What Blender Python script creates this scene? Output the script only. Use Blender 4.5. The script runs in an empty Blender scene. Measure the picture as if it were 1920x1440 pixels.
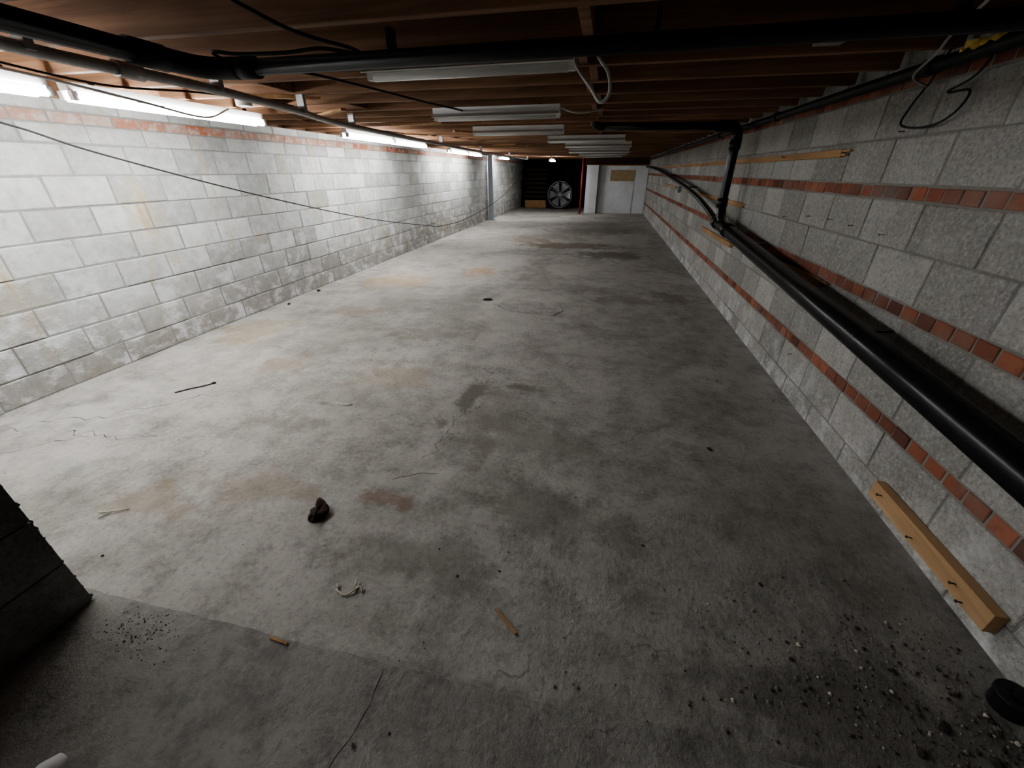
import bpy, math, random
from mathutils import Vector, Matrix, noise as mnoise
random.seed(7)
rnd=random.uniform
scn=bpy.context.scene
try:
    scn.view_settings.view_transform='AgX'; scn.view_settings.look='AgX - Medium High Contrast'
except Exception: pass

# ------------------------------------------------------------------ node helpers
class NT:
    def __init__(s,name):
        s.m=bpy.data.materials.new(name); s.m.use_nodes=True
        s.t=s.m.node_tree; s.b=s.t.nodes["Principled BSDF"]
        s.tc=s.t.nodes.new("ShaderNodeTexCoord")
        s.pos=s.tc.outputs["Object"]
    def n(s,t): return s.t.nodes.new(t)
    def l(s,a,b): s.t.links.new(a,b)
    def put(s,v,sock):
        if isinstance(v,bpy.types.NodeSocket): s.l(v,sock)
        else:
            if isinstance(v,(tuple,list)) and len(v)==3 and sock.type=='RGBA': v=(*v,1)
            sock.default_value=v
    def map(s,scale=(1,1,1),loc=(0,0,0),rot=(0,0,0),vec=None):
        k=s.n("ShaderNodeMapping"); k.inputs["Scale"].default_value=scale; k.inputs["Location"].default_value=loc
        k.inputs["Rotation"].default_value=rot
        s.l(vec or s.pos,k.inputs["Vector"]); return k.outputs[0]
    def noise(s,scale,detail=4,rough=.55,vec=None,dist=0,col=False):
        k=s.n("ShaderNodeTexNoise"); k.inputs["Scale"].default_value=scale; k.inputs["Detail"].default_value=detail
        k.inputs["Roughness"].default_value=rough; k.inputs["Distortion"].default_value=dist
        s.l(vec or s.pos,k.inputs["Vector"]); return k.outputs["Color" if col else "Fac"]
    def voro(s,scale,feature="F1",vec=None,rand=1):
        k=s.n("ShaderNodeTexVoronoi"); k.feature=feature; k.inputs["Scale"].default_value=scale
        k.inputs["Randomness"].default_value=rand
        s.l(vec or s.pos,k.inputs["Vector"]); return k.outputs["Distance"]
    def mr(s,v,a,b,c=0,d=1,smooth=False):
        k=s.n("ShaderNodeMapRange"); k.clamp=True
        if smooth: k.interpolation_type='SMOOTHSTEP'
        s.l(v,k.inputs[0])
        for i,q in enumerate((a,b,c,d)): k.inputs[i+1].default_value=q
        return k.outputs[0]
    def mix(s,f,a,b,mode='MIX'):
        k=s.n("ShaderNodeMix"); k.data_type='RGBA'; k.blend_type=mode
        s.put(f,k.inputs[0]); s.put(a,k.inputs[6]); s.put(b,k.inputs[7]); return k.outputs[2]
    def math(s,op,a,b=0.0):
        k=s.n("ShaderNodeMath"); k.operation=op; s.put(a,k.inputs[0]); s.put(b,k.inputs[1]); return k.outputs[0]
    def attr(s,nm):
        k=s.n("ShaderNodeAttribute"); k.attribute_name=nm; return k.outputs["Fac"]
    def sep(s,v=None):
        k=s.n("ShaderNodeSeparateXYZ"); s.l(v or s.pos,k.inputs[0]); return k.outputs
    def addv(s,a,b):
        k=s.n("ShaderNodeVectorMath"); k.operation='ADD'; s.l(a,k.inputs[0]); s.put(b,k.inputs[1]); return k.outputs[0]
    def scalev(s,a,f):
        k=s.n("ShaderNodeVectorMath"); k.operation='SCALE'; s.l(a,k.inputs[0]); k.inputs["Scale"].default_value=f; return k.outputs[0]
    def bump(s,h,strength=.5,dist=.01,prev=None):
        k=s.n("ShaderNodeBump"); k.inputs["Strength"].default_value=strength; k.inputs["Distance"].default_value=dist
        s.l(h,k.inputs["Height"])
        if prev: s.l(prev,k.inputs["Normal"])
        return k.outputs[0]
    def out(s,col=None,rough=.8,nor=None,metal=0,spec=.3):
        if col is not None: s.put(col,s.b.inputs["Base Color"])
        s.put(rough,s.b.inputs["Roughness"]); s.put(metal,s.b.inputs["Metallic"])
        s.b.inputs["Specular IOR Level"].default_value=spec
        if nor: s.l(nor,s.b.inputs["Normal"])
        return s.m
    def blob(s,x,y,rx,ry,nz,soft=.5):
        v=s.map(scale=(1/rx,1/ry,0),loc=(-x/rx,-y/ry,0))
        k=s.n("ShaderNodeVectorMath"); k.operation='LENGTH'; s.l(v,k.inputs[0])
        return s.mr(s.math('ADD',k.outputs["Value"],nz),1.0,1.0-soft,0,1,True)

def simple(name,col,rough=.6,metal=0,var=.25,scale=20,bs=.15):
    s=NT(name); n=s.noise(scale,3)
    c=s.mix(n,tuple(c*(1-var) for c in col),tuple(min(1,c*(1+var)) for c in col))
    return s.out(c,rough,s.bump(n,bs,.003),metal)

def wood(name,dark,light,axis=0,rough=.75,tintv=.5):
    s=NT(name); sc=[28,28,28]; sc[axis]=1.3
    g=s.noise(1,4,.6,vec=s.map(scale=tuple(sc)),dist=.6)
    big=s.noise(1.4,2)
    t=s.attr("tint")
    c=s.mix(s.mr(g,.3,.7),dark,light)
    c=s.mix(s.mr(big,.35,.7,0,.5),c,tuple(q*.5 for q in dark))
    c=s.mix(s.math('MULTIPLY',t,tintv),c,tuple(q*.6 for q in dark))
    return s.out(c,rough,s.bump(g,.35,.004),0,.2)

# ------------------------------------------------------------------ materials
def mat_block_left():
    s=NT("painted_block"); t=s.attr("tint"); x,y,z=s.sep()
    c=s.mix(t,(.42,.43,.415),(.74,.755,.74))
    n1=s.noise(2.2,5,.65); n2=s.noise(14,5,.65)
    c=s.mix(s.mr(n1,.44,.68,0,.6),c,(.39,.39,.37))
    c=s.mix(s.mr(n2,.5,.72,0,.4),c,(.80,.81,.79))
    c=s.mix(s.mr(n2,.45,.28,0,.5),c,(.30,.30,.28))
    run=s.noise(1,5,.65,vec=s.map(scale=(1,3.2,.8),loc=(3,1,0)),dist=.5)
    c=s.mix(s.mr(run,.53,.68,0,.6),c,(.54,.45,.29))
    c=s.mix(s.mr(run,.65,.73,0,.6),c,(.48,.27,.11))
    low=s.mr(s.math('ADD',z,s.math('MULTIPLY',n1,.8)),1.12,.50,0,1,True)
    raw=s.mix(n2,(.20,.19,.17),(.50,.485,.45))
    raw=s.mix(s.mr(n1,.5,.62,0,.5),raw,(.29,.245,.18))
    c=s.mix(s.math('MULTIPLY',low,.75),c,raw)
    eff=s.noise(4.5,5,.7,vec=s.map(scale=(1,1,1.4),loc=(0,2,5)))
    c=s.mix(s.math('MULTIPLY',s.mr(eff,.50,.63,0,.9),s.mr(z,1.1,.5)),c,(.78,.79,.80))
    h=s.math('ADD',s.noise(60,3,.7),s.math('MULTIPLY',n2,1.8))
    return s.out(c,.85,s.bump(h,.85,.008),0,.2)
def mat_mortar(name,col):
    s=NT(name); n=s.noise(30,4,.7); n1=s.noise(1.5,3)
    c=s.mix(n,tuple(q*.7 for q in col),tuple(q*1.2 for q in col))
    c=s.mix(s.mr(n1,.45,.7,0,.4),c,tuple(q*.55 for q in col))
    return s.out(c,.95,s.bump(n,.8,.006),0,.1)
def mat_block_right(name="grey_block",k=1.0):
    s=NT(name); t=s.attr("tint"); x,y,z=s.sep()
    K=lambda *c: tuple(q*k for q in c)
    c=s.mix(t,K(.27,.265,.25),K(.46,.455,.43))
    n1=s.noise(3,5,.65); n2=s.noise(70,3,.7)
    c=s.mix(s.mr(n1,.4,.66,0,.5),c,K(.25,.24,.215))
    c=s.mix(s.mr(n2,.52,.72,0,.5),c,K(.65,.64,.61))
    c=s.mix(s.mr(n2,.46,.30,0,.6),c,K(.14,.138,.125))
    eff=s.noise(5,5,.75,vec=s.map(loc=(3,7,1)))
    c=s.mix(s.mr(eff,.55,.72,0,.3),c,K(.57,.565,.54))
    c=s.mix(s.math('MULTIPLY',s.mr(eff,.46,.64,0,.85),s.mr(z,.42,.05)),c,K(.67,.68,.68))
    h=s.math('ADD',n2,s.math('MULTIPLY',s.noise(150,2,.7),.6))
    return s.out(c,.92,s.bump(h,.8,.006),0,.15)
def mat_brick():
    s=NT("red_brick"); t=s.attr("tint")
    n=s.noise(25,4,.7); n1=s.noise(2.5,3,.6)
    c=s.mix(t,(.13,.062,.048),(.37,.14,.085))
    c=s.mix(s.mr(n,.48,.72,0,.6),c,(.15,.078,.06))
    c=s.mix(s.mr(n1,.48,.68,0,.5),c,(.28,.23,.20))
    return s.out(c,.9,s.bump(n,.8,.006),0,.15)
def mat_brick_l():
    s=NT("pale_red_brick"); t=s.attr("tint")
    n=s.noise(12,4,.7)
    c=s.mix(t,(.44,.15,.08),(.52,.38,.31))
    c=s.mix(s.mr(n,.46,.64,0,.7),c,(.60,.585,.55))
    return s.out(c,.9,s.bump(n,.8,.006),0,.15)
def mat_floor(name,base=1.0,slab=False):
    s=NT(name); x,y,z=s.sep()
    b=lambda r,g,bl: (r*base,g*base,bl*base)
    n1=s.noise(1.1,7,.68,dist=.5); n2=s.noise(6,7,.72); n3=s.noise(45,4,.75)
    n5=s.noise(3.0,6,.76,vec=s.map(loc=(5,3,1)))
    c=s.mix(s.mr(n1,.34,.66),b(.22,.209,.187),b(.39,.374,.342))
    c=s.mix(s.mr(n5,.50,.60,0,.4),c,b(.45,.433,.396))
    c=s.mix(s.mr(n5,.45,.36,0,.4),c,b(.18,.17,.15))
    c=s.mix(s.mr(n2,.47,.70,0,.55),c,b(.50,.484,.447))
    c=s.mix(s.mr(n2,.48,.32,0,.6),c,b(.13,.123,.108))
    c=s.mix(s.mr(n3,.5,.75,0,.4),c,b(.54,.525,.485))
    c=s.mix(s.mr(n3,.45,.28,0,.55),c,(.085,.08,.07))
    if not slab:
        n4=s.noise(.45,4,.6,dist=.8)
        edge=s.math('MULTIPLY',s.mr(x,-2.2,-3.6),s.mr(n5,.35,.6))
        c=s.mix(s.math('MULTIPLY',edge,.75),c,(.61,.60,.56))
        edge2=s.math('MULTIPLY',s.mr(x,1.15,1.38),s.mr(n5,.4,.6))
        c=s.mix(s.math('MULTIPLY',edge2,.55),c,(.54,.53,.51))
        c=s.mix(s.math('MULTIPLY',s.mr(n4,.48,.62,0,.5),s.mr(y,1.5,4)),c,(.53,.51,.465))
        c=s.mix(s.math('MULTIPLY',s.mr(n4,.50,.36,0,.4),s.mr(y,1,3)),c,(.21,.198,.174))
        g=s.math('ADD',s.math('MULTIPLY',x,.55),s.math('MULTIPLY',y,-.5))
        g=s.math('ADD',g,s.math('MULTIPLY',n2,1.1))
        c=s.mix(s.mr(g,.0,1.1,0,.42),c,(.095,.09,.078))  # darker toward near right: dirt, plus dimmer light painted into the colour
        wob=s.math('MULTIPLY',s.math('SUBTRACT',n5,.5),3.4)
        for (bx,by,rx,ry,col,a) in [
            (-.95,1.27,.20,.06,(.20,.12,.085),.55),(-.80,1.26,.05,.08,(.20,.12,.085),.5),
            (-2.9,5.35,.55,.5,(.43,.32,.18),.6),(-1.85,6.15,.35,.35,(.40,.26,.14),.65),
            (-2.5,2.5,.5,.2,(.30,.23,.155),.45),(-3.3,3.1,.4,.5,(.43,.34,.21),.45),
            (-1.5,2.5,.4,.3,(.30,.23,.155),.4),(-1.6,1.2,.5,.15,(.24,.185,.13),.45),
            (-2.0,1.0,.4,.15,(.24,.185,.13),.45),(-2.6,3.9,.5,.2,(.27,.215,.15),.35),
            (-.75,8.9,1.3,.55,(.16,.13,.095),.8),(.2,8.0,.8,.5,(.13,.115,.09),.75),(-1.6,9.6,.8,.6,(.23,.185,.13),.6),
            (-.3,11.5,1.5,.8,(.20,.175,.145),.6),(-1.5,14,1.5,.8,(.47,.45,.42),.6),
            (.9,5.2,.3,.35,(.16,.13,.09),.6),(.3,5.0,.5,.25,(.16,.148,.122),.55),(-1.6,3.4,.5,.18,(.18,.163,.135),.45),
            (-.80,2.30,.09,.28,(.13,.117,.092),.8),(-.88,1.95,.10,.10,(.13,.117,.092),.7),(-.46,2.52,.22,.08,(.15,.135,.11),.7),
            (-.62,2.1,.2,.5,(.20,.185,.157),.4),(-1.9,1.75,.4,.12,(.19,.17,.14),.45),
            (-1.75,2.0,.08,.05,(.16,.14,.10),.7),(-.3,1.9,.5,.3,(.18,.17,.145),.4),(-.1,1.35,.5,.2,(.145,.137,.118),.45),(-.55,1.0,.4,.15,(.155,.146,.125),.45),
            (-.70,1.50,.16,.10,(.50,.485,.44),.6),(-.96,1.40,.18,.07,(.44,.425,.38),.5),
            (-.5,6.6,.5,.7,(.51,.49,.44),.5),(.85,.75,.5,.18,(.06,.055,.046),.5),(-.1,3.3,.35,.12,(.42,.41,.37),.6)]:
            c=s.mix(s.math('MULTIPLY',s.blob(bx,by,rx,ry,wob,.6),a),c,col)
    wv=s.addv(s.pos,s.scalev(s.noise(2.5,4,.65,col=True),.6))
    cr=s.voro(.55 if not slab else .7,"DISTANCE_TO_EDGE",wv)
    crm=s.math('MULTIPLY',s.mr(cr,.0028,.0005),s.mr(n1,.47,.56))
    c=s.mix(s.math('MULTIPLY',crm,.55),c,(.05,.048,.042))
    h=s.math('ADD',s.math('MULTIPLY',n3,.55),s.math('MULTIPLY',n2,1.2))
    nb=s.bump(h,.75,.013)
    return s.out(c,s.mr(n2,.3,.7,.60,.9),nb,0,.25)

M_blkL=mat_block_left(); M_morL=mat_mortar("mortar_left",(.36,.355,.335)); M_blkR=mat_block_right()
M_pier=mat_block_right("pier_block_shaded",.42)  # grey block darkened; shade of the pier's unlit face is in the colour
M_morR=mat_mortar("mortar_right",(.26,.252,.232)); M_brick=mat_brick(); M_brickL=mat_brick_l()
M_floor=mat_floor("concrete_floor"); M_slab=mat_floor("concrete_slab",.72,True)
M_chip_lit=simple("chipped_edge_highlight",(.235,.225,.20),.95,0,.5,25,.8)  # worn step edge, lightened to paint in its lit line
M_patch=mat_floor("concrete_patch",1.05,True)
M_joist=wood("joist_wood",(.18,.097,.056),(.44,.255,.15),0)
M_sub=wood("subfloor_wood",(.13,.072,.042),(.27,.155,.092),1)
M_pineY=wood("pine_strip",(.34,.19,.09),(.58,.37,.19),1,.7,.3)
M_pineB=wood("pine_board",(.42,.26,.14),(.62,.42,.24),1,.7,.2)
M_darkwood=wood("dark_lumber",(.06,.032,.02),(.15,.085,.045),0)
M_vdark=wood("shade_dark_boards",(.015,.009,.007),(.035,.021,.015),0)  # boards near black: shade of the unlit far opening put into the colour
M_black=simple("black_abs",(.014,.014,.015),.26,0,.3,30,.05)
M_iron=simple("black_iron",(.018,.017,.018),.5,0,.4,15,.3)
M_cond=simple("galvanised",(.40,.40,.40),.42,.5,.3,12,.1)
M_white=simple("white_enamel",(.72,.72,.70),.4,0,.12,6,.05)
M_wirew=simple("armoured_white",(.6,.6,.58),.5,0,.2,60,.3)
M_wire=simple("black_cable",(.02,.02,.02),.6)
M_crack=simple("crack_dark",(.05,.045,.038),1,0,.4,40,.3)
M_post=simple("grey_paint",(.36,.40,.45),.6,0,.2,5,.1)
M_red=simple("red_paint",(.30,.05,.04),.5)
M_rust=simple("rust",(.045,.025,.019),.95,0,.6,30,1)
M_twig=simple("pale_twig",(.55,.50,.40),.9,0,.3,30,.4)
M_gravel=simple("gravel",(.18,.17,.15),.95,0,.7,15,.6)
M_dirt=simple("dirt_crumb",(.05,.042,.033),1,0,.6,30,.6)
M_alu=simple("fan_aluminium",(.45,.47,.50),.4,.5,.1,4,.05)
M_steel=simple("nail_steel",(.06,.05,.045),.6,.4)
M_glass=simple("dead_tube",(.75,.75,.74),.2,0,.05,4,.02)
M_yel=simple("foam_yellow",(.60,.43,.12),.9,0,.3,20,.8)
M_hole=simple("hole_dark",(.004,.004,.004),1)
M_rubber=simple("white_rubber",(.62,.62,.6),.55,0,.1,20,.1)
M_green=simple("green_plastic",(.03,.3,.16),.5)
M_box=simple("steel_box",(.25,.25,.25),.5,.6)
def mat_panel():
    s=NT("painted_panel"); n=s.noise(1.2,5,.6); n2=s.noise(9,5,.7)
    c=s.mix(s.mr(n,.35,.7),(.76,.78,.80),(.60,.62,.64)); c=s.mix(s.mr(n2,.55,.75,0,.4),c,(.45,.45,.45))
    return s.out(c,.7,s.bump(n2,.2,.003))
M_panel=mat_panel()
M_kraft=simple("kraft_paper",(.38,.29,.17),.9,0,.5,12,.5)
def mat_tube(nm,st):
    s=NT(nm); s.b.inputs["Base Color"].default_value=(.9,.9,.9,1)
    s.b.inputs["Emission Color"].default_value=(.97,.985,1,1); s.b.inputs["Emission Strength"].default_value=st; return s.m
M_tube=mat_tube("lit_tube",72)

# ------------------------------------------------------------------ mesh builder
class B:
    def __init__(s,name,mats,parent=None):
        s.name=name; s.mats=mats; s.v=[]; s.f=[]; s.mi=[]; s.sm=[]; s.t=[]
    def face(s,idx,m=0,sm=False,t=0.5): s.f.append(idx); s.mi.append(m); s.sm.append(sm); s.t.append(t)
    def box(s,c,size,m=0,rot=None,t=None):
        t=rnd(0,1) if t is None else t
        b=len(s.v); hx,hy,hz=[q/2 for q in size]; R_=rot or Matrix.Identity(3); c=Vector(c)
        for dx,dy,dz in ((-1,-1,-1),(1,-1,-1),(1,1,-1),(-1,1,-1),(-1,-1,1),(1,-1,1),(1,1,1),(-1,1,1)):
            s.v.append(c+R_@Vector((dx*hx,dy*hy,dz*hz)))
        for q in ((0,3,2,1),(4,5,6,7),(0,1,5,4),(1,2,6,5),(2,3,7,6),(3,0,4,7)): s.face([b+i for i in q],m,False,t)
    def beam(s,p0,p1,w,h,m=0,t=None):
        p0=Vector(p0);p1=Vector(p1); d=(p1-p0); L=d.length; y=d.normalized()
        up=Vector((0,0,1)) if abs(y.z)<.95 else Vector((1,0,0))
        x=y.cross(up).normalized(); z=x.cross(y)
        s.box((p0+p1)/2,(w,L,h),m,Matrix((x,y,z)).transposed(),t)
    def tube(s,pts,r,m=0,seg=12,smooth=True,cap=True,sub=0,t=.5):
        pts=[Vector(p) for p in pts]
        if sub:
            P=[pts[0]*2-pts[1]]+pts+[pts[-1]*2-pts[-2]]; o=[]
            for i in range(1,len(P)-2):
                for k in range(sub):
                    u=k/sub; a,b_,c,d=P[i-1],P[i],P[i+1],P[i+2]
                    o.append(.5*((2*b_)+(c-a)*u+(2*a-5*b_+4*c-d)*u*u+(3*b_-a-3*c+d)*u**3))
            o.append(pts[-1]); pts=o
        n=len(pts); rs=r if isinstance(r,list) else [r]*n
        tg=[(pts[min(i+1,n-1)]-pts[max(i-1,0)]).normalized() for i in range(n)]
        a=Vector((0,0,1)) if abs(tg[0].z)<.9 else Vector((1,0,0))
        nx=tg[0].cross(a).normalized(); b=len(s.v)
        for i in range(n):
            nx=(nx-tg[i]*nx.dot(tg[i])).normalized(); ny=tg[i].cross(nx)
            for k in range(seg):
                an=2*math.pi*k/seg; s.v.append(pts[i]+(nx*math.cos(an)+ny*math.sin(an))*rs[i])
        for i in range(n-1):
            for k in range(seg):
                k2=(k+1)%seg
                s.face([b+i*seg+k,b+i*seg+k2,b+(i+1)*seg+k2,b+(i+1)*seg+k],m,smooth,t)
        if cap:
            s.face([b+k for k in range(seg)][::-1],m,False,t); s.face([b+(n-1)*seg+k for k in range(seg)],m,False,t)
    def ring(s,c,R_,r,axis='Y',m=0,seg=36,rs=6):
        b=len(s.v); c=Vector(c)
        for i in range(seg):
            a=2*math.pi*i/seg
            for k in range(rs):
                q=2*math.pi*k/rs; rad=R_+r*math.cos(q); h=r*math.sin(q)
                p={'Y':Vector((rad*math.cos(a),h,rad*math.sin(a))),'Z':Vector((rad*math.cos(a),rad*math.sin(a),h)),'X':Vector((h,rad*math.cos(a),rad*math.sin(a)))}[axis]
                s.v.append(c+p)
        for i in range(seg):
            for k in range(rs):
                i2=(i+1)%seg;k2=(k+1)%rs
                s.face([b+i*rs+k,b+i2*rs+k,b+i2*rs+k2,b+i*rs+k2],m,True)
    def rock(s,c,r,m=0,sq=(1,1,.6),amp=.35,lv=1):
        import bmesh
        bm=bmesh.new(); bmesh.ops.create_icosphere(bm,subdivisions=lv,radius=1)
        b=len(s.v); c=Vector(c); an=rnd(0,6.28); t=rnd(0,1); off=Vector((rnd(0,50),rnd(0,50),0))
        ca,sa=math.cos(an),math.sin(an)
        for v in bm.verts:
            k=1+amp*2*mnoise.noise(v.co*1.3+off); q=Vector((v.co.x*sq[0],v.co.y*sq[1],v.co.z*sq[2]))*k*r
            s.v.append(c+Vector((q.x*ca-q.y*sa,q.x*sa+q.y*ca,q.z)))
        for f_ in bm.faces: s.face([b+v.index for v in f_.verts],m,False,t)
        bm.free()
    def done(s,bevel=0,loc=None):
        me=bpy.data.meshes.new(s.name); 
        o_=Vector(loc) if loc else Vector((0,0,0))
        me.from_pydata([tuple(Vector(v)-o_) for v in s.v],[],s.f)
        for m in s.mats: me.materials.append(m)
        me.polygons.foreach_set("material_index",s.mi); me.polygons.foreach_set("use_smooth",s.sm)
        at=me.attributes.new("tint","FLOAT","FACE"); at.data.foreach_set("value",s.t)
        me.update()
        o=bpy.data.objects.new(s.name,me); o.location=o_; bpy.context.collection.objects.link(o)
        if bevel:
            b=o.modifiers.new("bevel","BEVEL"); b.width=bevel; b.segments=2; b.limit_method='ANGLE'
        return o

# ------------------------------------------------------------------ room dims
XL,XR=-3.74,1.38
JB=1.85       # joist bottom
JH=.19
YN,YF=-2.2,19.6
def block_wall(name,x,nx,y0,y1,courses,mats,thick=.19,ztop=1.85,rec=.007,zb=0,jit=.003,ch=.006,G=.005):
    w=B(name,mats)
    w.box((x-nx*(rec+thick/2),(y0+y1)/2,(zb+ztop)/2),(thick,y1-y0,ztop-zb),2)
    for ci,(z0,z1,L,mi,off) in enumerate(courses):
        y=y0-off
        while y<y1:
            a=max(y,y0)+G+rnd(0,.002); b=min(y+L,y1)-G-rnd(0,.002); y+=L
            if b-a<.03: continue
            t=min(1,max(0,random.gauss(.5,.3))); d=rnd(-jit,jit)*nx
            zz0=z0+G+rnd(-.002,.002); zz1=z1-G+rnd(-.002,.002)
            xf=x+d; xb=x-nx*.025; bi=len(w.v)
            c1=ch*rnd(.6,1.4)
            a2,b2,e0,e1=a+c1,b-c1,zz0+c1,zz1-c1
            tl=rnd(-.002,.002)
            for li,(X_,q) in enumerate(((xf,(a2,b2,e0,e1)),(xf-nx*ch*.8,(a,b,zz0,zz1)),(xb,(a,b,zz0,zz1)))):
                for ki,(yy,zz) in enumerate(((q[0],q[2]),(q[1],q[2]),(q[1],q[3]),(q[0],q[3]))):
                    w.v.append(Vector((X_+(tl if ki<2 else -tl)*(li<2),yy,zz)))
            fs=[[0,1,2,3]]
            for lv in (0,4):
                for k in range(4):
                    k2=(k+1)%4; fs.append([lv+k2,lv+k,lv+4+k,lv+4+k2])
            for q in fs:
                q=[bi+i for i in q]
                if nx<0: q=q[::-1]
                w.face(q,mi,False,t)
    return w.done()
cl=[(0,.18,.405,0,.0)]
for i in range(8):
    cl.append((.18+.2*i,.38+.2*i,.405,0,.2 if i%2==0 else 0))
cl=[c for c in cl if c[0]<1.7]
cl=[(a,min(b,1.70) if a>1.5 else b,c,d,e) for a,b,c,d,e in cl]
cl.append((1.70,1.775,.205,1,.06))
cl.append((1.775,1.85,.405,0,.13))
block_wall("wall_left",XL,1,YN,YF,cl,[M_blkL,M_brickL,M_morL],rec=.006,ch=.006,G=.004,jit=.004)
cr=[(0,.13,.405,0,.2),(.13,.335,.405,0,0),(.335,.40,.105,1,.08)]
zz=.40
for k in range(3):
    cr+= [(zz,zz+.205,.405,0,.2 if k%2 else 0),(zz+.205,zz+.41,.405,0,0 if k%2 else .2),(zz+.41,zz+.475,.105,1,.03*k)]
    zz+=.475
cr.append((zz,2.04,.405,0,.1))
block_wall("wall_right",XR,-1,YN,17.2,cr,[M_blkR,M_brick,M_morR],ztop=2.04,rec=.004,jit=.002,ch=.004,G=.004)

f=B("floor",[M_floor]); f.box(((XL+XR)/2,(YN+YF)/2,-.05),(XR-XL+.5,YF-YN+.4,.1)); f.done()
SH=.022
s_=B("floor_near_slab",[M_slab,M_chip_lit]); N_=300
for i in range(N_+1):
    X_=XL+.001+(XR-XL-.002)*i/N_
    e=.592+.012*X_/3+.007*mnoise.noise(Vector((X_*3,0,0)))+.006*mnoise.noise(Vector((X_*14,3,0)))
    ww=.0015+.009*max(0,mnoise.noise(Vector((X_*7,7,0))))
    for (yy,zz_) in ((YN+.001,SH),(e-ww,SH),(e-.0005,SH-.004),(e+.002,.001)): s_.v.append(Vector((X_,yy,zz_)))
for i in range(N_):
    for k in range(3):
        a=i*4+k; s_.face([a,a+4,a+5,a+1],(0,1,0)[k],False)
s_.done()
c_=B("ceiling",[M_sub])
X_=XL-.1
while X_<XR+.15:
    c_.box((X_+.07,(YN+YF)/2,JB+JH+.012),(.138,YF-YN,.02)); X_+=.14
c_.box(((XL+XR)/2,(YN+YF)/2,JB+JH+.035),(XR-XL+.5,YF-YN+.4,.02))
c_.done()
j=B("ceiling_joists",[M_joist]); y=-2.05; ys=[]
while y<YF-.1:
    ys.append(y+.0); j.box(((XL+XR)/2-.05,y+rnd(-.008,.008),JB+JH/2+.001),(XR-XL+.02,.042,JH),0); y+=.405
j.done(.003)
bk=B("ceiling_blocking",[M_joist])
for i in range(len(ys)-1):
    ym=(ys[i]+ys[i+1])/2
    bk.box((-.15+(.02 if i%2 else -.02),ym,JB+JH/2+.002),(.04,.36,JH-.01),0)
    if random.random()<.5: bk.box((rnd(-2.6,-1.2),ym,JB+.05),(.04,.36,.08),0)
    if random.random()<.35: bk.box((-3.0+rnd(-.2,.2),ym,JB+.08),(.04,.36,.12),0)
bk.done(.003)
rb=B("rim_board",[M_joist]); rb.box((XL-.08,(YN+YF)/2,JB+JH/2+.002),(.03,YF-YN,JH-.004)); rb.done()  # rim board closing the joist bays above the left wall
sc=B("timber_scraps",[M_pineY])  # loose timber scraps under the joists
for (a,b) in [((-2.5,2.6),(-1.95,2.9)),((-2.1,3.4),(-2.6,3.75)),((-2.3,4.6),(-1.7,4.5)),((-2.8,5.6),(-2.45,5.9)),((-1.9,5.4),(-1.5,5.9)),((-2.9,9),(-2.2,9.2)),((-1.7,8.2),(-2.2,8.4))]:
    sc.beam((*a,JB-.01),(*b,JB-.01),.045,.018)
sc.done(.002)
e=B("wall_far",[M_vdark]); 
for i in range(14): e.box(((XL-.1)+.2+i*.4,YF+.02,1.0),(.39,.03,2.1),0)
e.done()
e=B("wall_near",[M_blkR,M_brick,M_morR]); e.box(((XL+XR)/2,YN-.1,1.0),(XR-XL+.4,.2,2.1),0); e.done()

# ------------------------------------------------------------------ pier lower left
p=B("block_pier",[M_pier,M_morR]); PX0,PX1,PY0,PY1=-2.12,-1.70,-.25,.56
p.box(((PX0+PX1)/2,(PY0+PY1)/2,JB/2+.009),(PX1-PX0-.016,PY1-PY0-.016,JB-.02),0)
z0=SH;k=0
while z0<JB-.02:
    z1=min(z0+.2,JB-.001)
    if k%2: segs=[(PY0,PY0+.2),(PY0+.2,PY0+.6),(PY0+.6,PY1)]
    else: segs=[(PY0,PY0+.4),(PY0+.4,PY1)]
    for a,b in segs: p.box(((PX0+PX1)/2,(a+b)/2,(z0+z1)/2),(PX1-PX0+rnd(-.004,.004),b-a-.008,z1-z0-.008),0)
    z0=z1;k+=1
for k in range(46):
    p.rock((PX1+rnd(-.02,.0),PY1+rnd(-.006,-.001),rnd(.03,1.2)),rnd(.003,.007),0,(.8,.8,1.6),.4)
p.done(.005)

# ------------------------------------------------------------------ fluorescent fixtures
def fixture(p0,p1,lit,w=.12,z=1.79):
    a=Vector((*p0,z));b=Vector((*p1,z)); d=(b-a).normalized(); sd=Vector((-d.y,d.x,0))
    o=B("fluorescent_light" if lit else "shop_light",[M_white,M_tube if lit else M_glass,M_steel])
    o.beam(a+Vector((0,0,.020)),b+Vector((0,0,.020)),w*.5,.040,0)
    if not lit:
        bi=len(o.v)
        prof=[(-w/2,-.022),(-w*.27,.0),(w*.27,.0),(w/2,-.022),(w/2-.004,-.026),(w*.27,-.004),(-w*.27,-.004),(-w/2+.004,-.026)]
        for q in (a,b):
            for (u,h_) in prof: o.v.append(q+sd*u+Vector((0,0,h_)))
        n=len(prof)
        for k in range(n): o.face([bi+k,bi+(k+1)%n,bi+n+(k+1)%n,bi+n+k],0)
        o.face([bi+k for k in range(n)],0); o.face([bi+n+k for k in range(n)][::-1],0)
    us=(-.034,.034) if lit else (0,)
    zt=-.030
    for u in us:
        for q in (a+d*.012,b-d*.012): o.box(q+sd*u+Vector((0,0,-.022)),(.028,.028,.042),0)
        o.tube([a+d*.026+sd*u+Vector((0,0,zt)),b-d*.026+sd*u+Vector((0,0,zt))],.018,1,10)
    for q in (a+d*.15,b-d*.15): o.box(q+Vector((0,0,(.040+JB-z)/2)),(.02,.02,max(.004,JB-z-.040)),2)
    return o.done()
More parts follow.
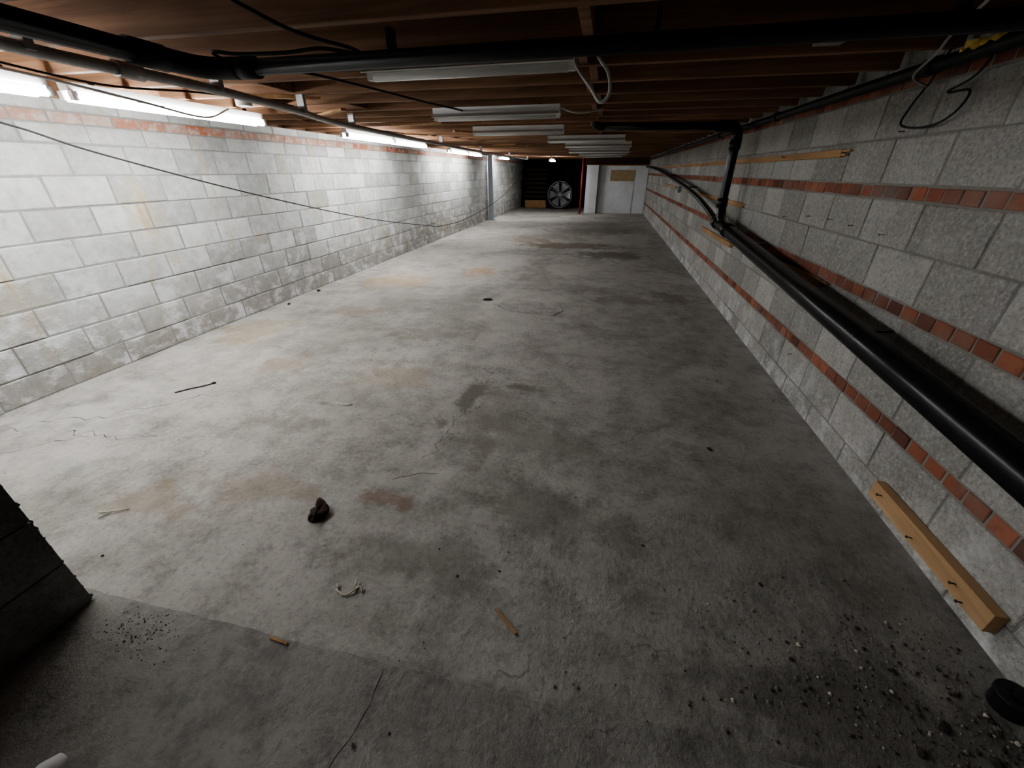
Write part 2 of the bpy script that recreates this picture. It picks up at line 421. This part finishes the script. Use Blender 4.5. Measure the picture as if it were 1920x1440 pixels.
for (p0,p1,zz_) in [((-2.84,-1.95),(-2.84,-.75),1.79),((-2.84,.50),(-2.85,1.92),1.79),((-2.89,2.03),(-2.90,3.42),1.79),  # first fixture is unseen behind the camera, added to light the near surfaces
    ((-2.95,4.7),(-2.97,5.85),1.79),((-2.98,5.9),(-3.0,7.05),1.79),((-3.22,8.8),(-3.25,10.0),1.79),((-3.26,10.1),(-3.3,11.3),1.79),
    ((-3.3,13.4),(-3.32,14.6),1.79),((-1.95,14.9),(-1.95,15.9),1.75)]:
    fixture(p0,p1,True,z=zz_)
S=1.147
for (a,b,yv) in [(-.93,-.15,1.70),(-1.21,-.35,3.05),(-1.32,-.45,4.31),(-.77,.14,5.57),(-.68,.27,6.8),(-.80,.32,8.75)]:
    fixture((a*S,yv*S+.02),(b*S,yv*S),False,z=1.80,w=.14)
fixture((-.8,11.6),(.38,11.6),False,z=1.80,w=.14); fixture((-.85,13.2),(.3,13.2),False,z=1.80,w=.14)
# ------------------------------------------------------------------ ceiling pipes
o=B("black_drain_pipe",[M_iron]); zc=1.76
o.tube([(-1.58,-2.1,zc),(-1.58,1.48,zc)],.032,0,16); 
o.tube([(-1.58,1.46,zc),(-1.575,1.56,zc),(-1.54,1.63,zc),(-1.44,1.655,zc)],.036,0,16,sub=5)
o.tube([(-1.46,1.655,zc),(1.20,1.70,zc+.02)],.027,0,16)
o.tube([(-1.58,1.35,zc),(-1.58,1.47,zc)],.040,0,16); o.tube([(-1.45,1.655,zc),(-1.36,1.656,zc)],.036,0,16)
for X_ in (-.8,.1,.9): o.box((X_,1.67,1.82),(.015,.05,.058),0)
o.done()
o=B("service_pipe",[M_iron,M_yel])
o.tube([(1.29,-2.1,1.80),(1.29,6,1.80),(1.29,17.0,1.775)],.026,0,14)
for yy in (2.4,4.2,6.1,8.6,11,14): o.tube([(1.29,yy,1.80-(max(0,yy-6)*.0023)),(1.29,yy+.07,1.80-(max(0,yy-6)*.0023))],.033,0,14)
for k in range(18): o.rock((1.30+rnd(-.03,.03),2.15+rnd(-.14,.20),1.83+rnd(-.015,.01)),rnd(.014,.026),1,(1,1,.6),.4)
for yy in (1.2,3.1,5,7,9,11,13,15): o.box((1.333,yy,1.80),(.086,.02,.012),0)
o.done()
o=B("steel_conduit",[M_cond])
pts=[(-1.64,-2.1,1.765),(-1.64,.62,1.76),(-1.83,1.17,1.75),(-1.86,1.91,1.75),(-2.0,2.7,1.75),(-2.2,3.6,1.75),(-2.4,6.2,1.75),(-2.59,8.86,1.755),(-2.7,12,1.76),(-2.75,15,1.76)]
o.tube(pts,.020,0,12,sub=4)
o.tube([(x-.10,y,z+.02) for x,y,z in pts[2:]],.009,0,8,sub=4)
for (x,y,z) in pts[2:]: o.box((x,y+.06,z+.045),(.05,.025,.10),0)
o.tube([(-1.845,1.5,1.75),(-1.849,1.6,1.75)],.028,0,12)
o.done()

# ------------------------------------------------------------------ right-wall plumbing
o=B("drain_stack_pipe",[M_black])
PXc=1.20
A=Vector((PXc,5.0,.925)); Bn=Vector((PXc+.03,-.6,.545))
o.tube([A,Bn],.060,0,24)
d=(Bn-A).normalized()
for tt in (0.0,.42): o.tube([A+d*tt,A+d*(tt+.10)],.067,0,24)
o.tube([A+d*.32,(PXc,4.86,.97),(PXc,4.92,1.05),(PXc,4.96,1.15),(PXc,4.98,1.72)],.044,0,20,sub=4)
o.tube([(PXc,4.955,1.07),(PXc,4.965,1.16)],.053,0,20)
o.tube([(PXc,4.98,1.60),(PXc,4.98,1.68)],.053,0,20)
o.tube([(PXc,4.98,1.66),(PXc-.005,4.98,1.74),(PXc-.05,4.97,1.79),(PXc-.13,4.96,1.80),(PXc-.2,4.95,1.80)],.05,0,20,sub=5)
o.tube([A-d*.02,(PXc,5.5,1.0),(PXc,6.3,1.10),(PXc,7.4,1.19),(PXc+.02,10,1.33),(PXc+.06,13,1.46),(PXc+.06,16.5,1.55)],.032,0,16,sub=5)
for q in ((2.1),(3.9)):
    pt=A+d*((5-q)/abs(d.y))
    o.beam(pt,(XR-.004,pt.y,pt.z+.02),.03,.01,0)
for yy,zz_ in ((7.4,1.19),(10,1.33),(13,1.46)): o.beam((PXc,yy,zz_),(XR-.004,yy,zz_),.02,.02,0)
o.tube([(PXc-.19,4.95,1.80),(-.12,4.87,1.81)],.036,0,18)
o.tube([(-.10,4.87,1.81),(-.16,4.868,1.815),(-.20,4.866,1.85),(-.20,4.866,1.95)],.038,0,16,sub=4)
o.done()

# ------------------------------------------------------------------ lumber on right wall
def strip(name,pts,w,h,mat,nails=(),ragged=True):
    o=B(name,[mat,M_steel])
    for (a,b) in pts:
        o.beam(a,b,w,h,0)
        if ragged:
            a=Vector(a);b=Vector(b); dd=(a-b).normalized()
            o.beam(a+Vector((0,0,h*.25)),a+dd*.09+Vector((0,0,h*.28)),w*.8,h*.25,0)
            o.beam(a-Vector((0,0,h*.2)),a+dd*.05-Vector((0,0,h*.2)),w*.8,h*.3,0)
    for n_ in nails:
        n_=Vector(n_); o.tube([n_,n_+Vector((-.022,0,.004))],.0028,1,6); o.tube([n_+Vector((-.022,0,.004)),n_+Vector((-.025,0,.004))],.006,1,8)
    return o.done(.002)
xs=XR-.0145
strip("furring_strip",[((xs,3.12,1.505),(xs,7.2,1.50)),((xs,7.25,1.50),(xs,12.9,1.495))],.022,.042,M_pineY,[(xs-.01,4,1.505),(xs-.01,5.5,1.5)])
strip("furring_strip",[((xs,4.85,1.10),(xs,7.25,1.10))],.022,.045,M_pineY,[(xs-.01,5.4,1.1)])
strip("furring_strip",[((xs,2.85,.79),(xs,4.6,.755)),((xs,4.9,.70),(xs,6.4,.70))],.022,.05,M_pineY)
strip("furring_strip",[((xs,9.6,1.12),(xs,11.5,1.12))],.022,.04,M_pineY)
strip("lumber_board",[((XR-.023,1.06,.128),(XR-.023,1.71,.120))],.040,.080,M_pineB,[(XR-.04,1.2,.13),(XR-.04,1.42,.11),(XR-.04,1.64,.13),(XR-.04,1.15,.10)],False)
o=B("wall_nails",[M_steel])
for (y,z_) in [(2.45,1.13),(2.75,1.14),(3.0,1.15),(3.3,1.14),(3.7,1.1),(2.62,1.58),(2.9,.28)]:
    o.tube([(XR+.01,y,z_),(XR-.028,y-.01,z_+rnd(-.012,.006))],.002,0,6); o.tube([(XR-.028,y-.01,z_),(XR-.03,y-.01,z_)],.004,0,8)
o.done()
o=B("electrical_box",[M_box,M_green]); o.box((XR-.028,9.0,1.10),(.05,.08,.11),0); o.box((XR-.056,9.0,1.10),(.006,.04,.06),1); o.done(.003)
o=B("hanging_wire",[M_wire])
o.tube([(1.20,2.02,1.85),(1.24,2.25,1.845),(1.34,2.50,1.76),(1.34,2.53,1.73),(1.35,2.60,1.67),(1.35,2.62,1.61),(1.35,2.5,1.585),(1.35,2.36,1.59),(1.35,2.27,1.63),(1.35,2.25,1.69),(1.34,2.36,1.70),(1.345,2.24,1.74),(1.35,2.2,1.83)],.0045,0,8,sub=6)
o.done()
o=B("grey_wire",[M_cond]); o.tube([(1.0,1.74,1.845),(1.08,2.0,1.82),(1.16,2.2,1.80),(1.24,2.45,1.77),(1.33,2.5,1.74)],.005,0,8,sub=5); o.done()
# ------------------------------------------------------------------ loose cables
o=B("sagging_cable",[M_wire])
o.tube([(-3.0,.2,1.843),(-3.2,1.2,1.76),(-3.2,1.87,1.64),(-3.2,2.33,1.50),(-3.2,3.6,1.19),(-3.2,5.47,.81),(-3.2,7.8,.45)],.0055,0,8,sub=8)
o.tube([(-3.2,7.8,.45),(-3.2,9.5,.42),(-3.2,12.46,.62),(-3.15,15,1.05),(-3.0,17.0,1.5),(-2.7,17.4,1.84)],.008,0,8,sub=8)
o.done()
o=B("armoured_cable",[M_wirew])
o.tube([(-.17,1.9,1.80),(-.155,1.82,1.745),(-.10,1.8,1.68),(-.06,1.8,1.635),(-.03,1.8,1.66),(-.04,1.8,1.72),(-.08,1.8,1.77),(-.09,1.9,1.845),(-.09,1.98,1.85)],.006,0,10,sub=10)
o.done()
o=B("black_cable",[M_wire])
o.tube([(-1.10,1.30,1.84),(-1.02,1.45,1.80),(-.93,1.62,1.79),(-.95,1.69,1.79),(-1.06,1.64,1.80),(-1.2,1.62,1.79),(-1.38,1.60,1.79),(-1.49,1.60,1.80),(-1.48,1.72,1.78),(-1.4,1.95,1.80),(-1.35,2.3,1.81),(-1.2,2.9,1.80),(-1.15,3.6,1.82),(-1.3,4.5,1.84)],.006,0,8,sub=8)
o.done()
o=B("thin_black_cord",[M_wire])
o.tube([(-2.6,1.5,1.83),(-2.45,1.9,1.78),(-2.3,2.3,1.80),(-2.3,3,1.83),(-2.5,4,1.8),(-2.6,5.5,1.83)],.005,0,8,sub=8)
o.done()
for nm,pp in (("lamp_cord",[(-.40,3.5,1.82),(-.30,3.5,1.79),(-.2,3.6,1.80),(-.1,3.8,1.84)]),("white_cable",[(-3.05,6.0,1.84),(-3.3,5.8,1.76),(-3.45,5.6,1.78),(-3.5,5.6,1.84)]),
    ("white_cable_near",[(-2.72,1.2,1.84),(-2.62,1.7,1.80),(-2.5,2.1,1.74),(-2.62,2.6,1.72),(-2.7,2.9,1.80)]),("white_cable_far",[(-2.95,12.0,1.84),(-3.0,12.6,1.70),(-2.9,13.1,1.66),(-2.85,13.4,1.84)])):
    o=B(nm,[M_wirew]); o.tube(pp,.006,0,8,sub=6); o.done()  # all are loose white cable runs under the ceiling
o=B("junction_box",[M_box]); o.box((.72,2.0,1.829),(.09,.09,.04),0); o.done(.003)
o=B("round_junction_box",[M_white]); o.tube([(-2.48,2.81,1.85),(-2.48,2.81,1.80)],.05,0,18); o.done(.003)

# ------------------------------------------------------------------ floor details
o=B("floor_hole",[M_hole,M_floor]); c=(-1.32,4.65)
o.tube([(c[0],c[1],.0005),(c[0],c[1],.003)],.062,0,24); o.ring((c[0],c[1],.0),.066,.006,'Z',1,28,8); o.done()  # flat black disc; shade inside the hole is painted by its colour
o=B("floor_patch",[M_patch]); pts=[(-1.12,4.62),(-1.0,4.72),(-.7,4.70),(-.42,4.62),(-.36,4.4),(-.45,4.2),(-.8,4.22),(-1.02,4.28),(-1.14,4.42)]
b0=[Vector((x,y,.006)) for x,y in pts]
b1=[Vector((x,y,0))+(Vector((x,y,0))-Vector((-.75,4.45,0))).normalized()*.006 for x,y in pts]
o.v=b0+b1; n=len(pts); o.face(list(range(n))[::-1])
for k in range(n): o.face([k,(k+1)%n,n+(k+1)%n,n+k])
o.done()
o=B("floor_cracks",[M_crack])
def crack(a,b,z,w=.0016,wig=.02,n=40,seed=0):
    a=Vector((*a,z));b=Vector((*b,z)); d=(b-a); L=d.length; d.normalize(); sd=Vector((-d.y,d.x,0)); bi=len(o.v)
    for i in range(n+1):
        u=i/n; off=wig*(mnoise.noise(Vector((u*L*4,seed,0)))+.5*mnoise.noise(Vector((u*L*16,seed,5))))
        ww=w*(.4+1.2*abs(mnoise.noise(Vector((u*L*12,seed,9)))))*(1 if 0<i<n else .1)
        c_=a+d*(u*L)+sd*off; o.v.append(c_-sd*ww); o.v.append(c_+sd*ww)
    for i in range(n): o.face([bi+2*i,bi+2*i+2,bi+2*i+3,bi+2*i+1])
crack((-.54,.570),(-.58,.20),SH+.0006,.0013,.03,40,1)
crack((-3.6,1.22),(-2.55,1.95),.0006,.004,.12,60,2)
crack((-3.1,1.35),(-2.5,1.45),.0006,.003,.10,40,3)
crack((-3.5,.98),(-2.9,1.36),.0006,.003,.08,40,4)
crack((-.95,1.40),(-.72,1.50),.0006,.0035,.03,30,5)
crack((-.86,1.58),(-.72,2.45),.0006,.0022,.12,50,6)
crack((-.72,2.45),(-.25,2.62),.0006,.0022,.10,40,7)
crack((-2.1,3.1),(-1.7,3.5),.0006,.003,.08,40,8)
crack((.1,1.9),(.9,2.5),.0006,.0012,.12,50,9)
crack((-1.9,1.25),(-1.0,1.9),.0006,.0010,.12,50,10)
crack((-1.2,4.5),(-1.02,4.30),.0068,.008,.04,20,11)
o.done()
o=B("rust_chunk",[M_rust]); o.rock((-1.17,1.12,.020),.042,0,(1.25,.75,.6),.5,3); o.done()
o=B("bent_twig",[M_twig])
o.tube([(-.86,.79,.005),(-.81,.775,.005),(-.775,.815,.012),(-.755,.80,.005)],.0035,0,6,sub=3); o.tube([(-.79,.80,.008),(-.80,.84,.014)],.003,0,6); o.tube([(-.85,.79,.005),(-.865,.81,.012)],.003,0,6)
o.done()
o=B("bent_twig",[M_twig]); o.tube([(-2.18,.90,.006),(-2.12,.91,.01),(-2.06,.95,.005)],.003,0,6,sub=3); o.tube([(-2.12,.91,.008),(-2.14,.87,.004)],.0025,0,6); o.done()
o=B("wood_sliver",[M_pineY]); o.beam((-.245,.845,.005),(-.155,.775,.005),.009,.006); o.done()
o=B("wood_sliver",[M_pineY]); o.beam((-.96,.575,SH+.004),(-.89,.57,SH+.004),.008,.006); o.done()
o=B("steel_rod_hook",[M_steel]); o.tube([(-2.90,1.90,.006),(-2.85,1.97,.005),(-2.79,2.03,.005),(-2.76,2.07,.005)],.0045,0,8,sub=3); o.ring((-2.755,2.085,.005),.012,.004,'Z',0,16,6); o.done()
o=B("zip_tie",[M_twig]); o.tube([(-1.68,2.02,.004),(-1.62,2.01,.004),(-1.56,2.03,.004)],.004,0,6,sub=3); o.done()
g=B("gravel_debris",[M_gravel,M_dirt,M_twig])
for i in range(1000):
    if random.random()<.82:
        X_=XR-abs(random.gauss(0,.36))-.03; Y_=random.gauss(.80,.17)
    else: X_=rnd(-.6,1.3); Y_=rnd(.3,2.0)
    if X_<-1.6 or X_>XR-.01: continue
    if abs(X_-1.325)<.07 and abs(Y_-.88)<.07: continue
    Z_=SH if Y_<.585 else 0
    if .575<=Y_<.61: continue
    r=random.choice([.0014,.0018,.002,.0025,.003,.004,.0055])*rnd(.7,1.3)
    if Y_>1.1: r*=.6
    g.rock((X_,Y_,Z_+r*.4),r,random.choice([0,0,0,1,1,1,1,2]),(1,1,.7),.3,1)
for i in range(220):
    X_=rnd(XL+.05,1.2); Y_=rnd(.65,8)
    r=rnd(.0012,.003)*(1+Y_*.12); g.rock((X_,Y_,r*.4),r,random.choice([0,1,1,2]),(1,1,.6),.3,1)
for i in range(160):
    X_=random.gauss(-1.40,.09); Y_=random.gauss(.49,.04); r=rnd(.001,.0032)
    g.rock((X_,Y_,(SH if Y_<.585 else 0)+r*.3),r,1,(1,1,.6),.3,1)
for (X_,Y_,r) in [(.72,2.02,.014),(.73,1.16,.008),(.30,1.25,.006),(-.27,1.0,.005),(-1.9,.72,.006),(1.1,.78,.014),(1.18,.72,.016),(1.0,.7,.012),(-3.63,4.55,.03),(-3.60,3.95,.02)]:
    g.rock((X_,Y_,r*.4),r,1,(1,1,.7),.4,1)
g.done()
o=B("black_pipe_cap",[M_black]); o.tube([(1.32,.88,0),(1.32,.88,.045)],.046,0,24); o.tube([(1.32,.88,.045),(1.32,.88,.062)],.050,0,24); o.tube([(1.32,.88,.062),(1.32,.88,.078)],.02,0,4); o.done(.003)
o=B("white_sneaker",[M_rubber,M_box]); o.tube([(-1.25,.19,.055),(-1.25,.16,.056),(-1.245,.10,.060),(-1.24,.0,.062),(-1.24,-.09,.060),(-1.24,-.12,.060)],[.012,.030,.036,.038,.036,.024],0,20)
o.tube([(-1.24,-.05,.07),(-1.24,-.07,.115)],.034,1,16); o.done()

# ------------------------------------------------------------------ far end
o=B("grey_post",[M_post]); o.box((-3.62,13.5,JB/2),(.14,.12,JB),0); o.box((-3.62,13.5,.01),(.2,.2,.02),0); o.box((-3.62,13.5,JB-.01),(.22,.22,.02),0); o.done(.006)
o=B("red_post",[M_red]); o.tube([(-.94,16.2,0),(-.94,16.2,JB)],.035,0,18); o.box((-.94,16.2,.01),(.16,.16,.02),0); o.box((-.94,16.2,JB-.01),(.16,.16,.02),0); o.done()
o=B("wall_partition",[M_panel,M_kraft,M_pineY,M_darkwood])
o.box((-.60,16.62,.80),(.42,.14,1.60),0)
o.box((.49,16.85,.80),(1.76,.08,1.60),0); o.box((.49,16.80,1.02),(1.76,.02,.02),0)
o.box((.25,16.86,1.73),(2.24,.06,.24),3); o.box((.25,16.80,1.60),(2.24,.05,.03),2)
o.box((.48,16.80,1.27),(.86,.012,.36),1); o.box((.48,16.795,1.27),(.02,.012,.36),2)
o.box((.9,16.795,.5),(.02,.012,1.0),0)
o.done(.003)
fan=bpy.data.objects.new("drum_fan",None); bpy.context.collection.objects.link(fan); fc=Vector((-1.93,18.3,.55)); fan.location=fc
def fp(b): ob=b.done(); ob.parent=fan; ob.location=(0,0,0); return ob
b=B("housing",[M_alu]); R0=.5
for i in range(48):
    a=2*math.pi*i/48
    for yy,rr in ((-.14,R0),(.14,R0),(.14,R0-.02),(-.14,R0-.02)): b.v.append(Vector((rr*math.cos(a),yy,rr*math.sin(a))))
for i in range(48):
    i2=(i+1)%48
    for k in range(4):
        k2=(k+1)%4; b.face([i*4+k,i*4+k2,i2*4+k2,i2*4+k],0,False)
fp(b)
b=B("guard",[M_alu])
for rr in (.10,.18,.26,.34,.42,.49): b.ring((0,-.15,0),rr,.004,'Y',0,40,5)
for i in range(8):
    a=math.pi*2*i/8+.2; b.tube([(0,-.15,0),(.5*math.cos(a),-.15,.5*math.sin(a))],.005,0,6)
fp(b)
b=B("blades",[M_alu])
for i in range(6):
    a=math.pi*2*i/6; bi=len(b.v)
    for (r_,w_,tw) in ((.06,.06,.06),(.2,.14,.06),(.35,.26,.05),(.46,.33,.04)):
        for sg in (-1,1):
            aa=a+sg*w_/r_/2*1.0 if r_>.1 else a+sg*.5
            b.v.append(Vector((r_*math.cos(aa),sg*tw,r_*math.sin(aa))))
    for k in range(3): b.face([bi+2*k,bi+2*k+1,bi+2*k+3,bi+2*k+2],0,True)
b.tube([(0,-.08,0),(0,.1,0)],.07,0,18)
fp(b)
b=B("stand",[M_iron]); b.beam((-.35,0,-.53),(.35,0,-.53),.3,.03); b.beam((-.4,0,-.35),(-.4,0,-.55),.05,.05); b.beam((.4,0,-.35),(.4,0,-.55),.05,.05)
fp(b)
o=B("lumber_stack",[M_darkwood,M_pineY,M_vdark])
for k in range(9):
    zz_=.11+k*.17; dx=rnd(-.05,.05)
    o.box((-2.98+dx,18.9,zz_),(.95,.9-.05*k,.07),0)
    for q in (-.4,0,.4): o.box((-2.98+dx+q,18.9,zz_-.068),(.09,.8,.085),2)
o.box((-2.98,18.42,.17),(.9,.03,.30),1)
o.done(.003)

# ------------------------------------------------------------------ world & camera
w=bpy.data.worlds.new("world"); scn.world=w; w.use_nodes=True
w.node_tree.nodes["Background"].inputs[0].default_value=(.05,.05,.055,1); w.node_tree.nodes["Background"].inputs[1].default_value=.3
fpx=740.0
th=math.atan(399/fpx); ps=math.atan(183/math.sqrt(fpx*fpx+399*399))
F=Vector((-math.sin(ps)*math.cos(th),math.cos(ps)*math.cos(th),-math.sin(th)))
R=Vector((math.cos(ps),math.sin(ps),0)); U=R.cross(F)
cam=bpy.data.cameras.new("camera"); co=bpy.data.objects.new("camera",cam); bpy.context.collection.objects.link(co)
mt=Matrix((R,U,-F)).transposed().to_4x4(); mt.translation=Vector((0,0,1.41)); co.matrix_world=mt
cam.sensor_width=36; cam.lens=fpx/1920*36; cam.clip_start=.02; cam.clip_end=100
scn.camera=co
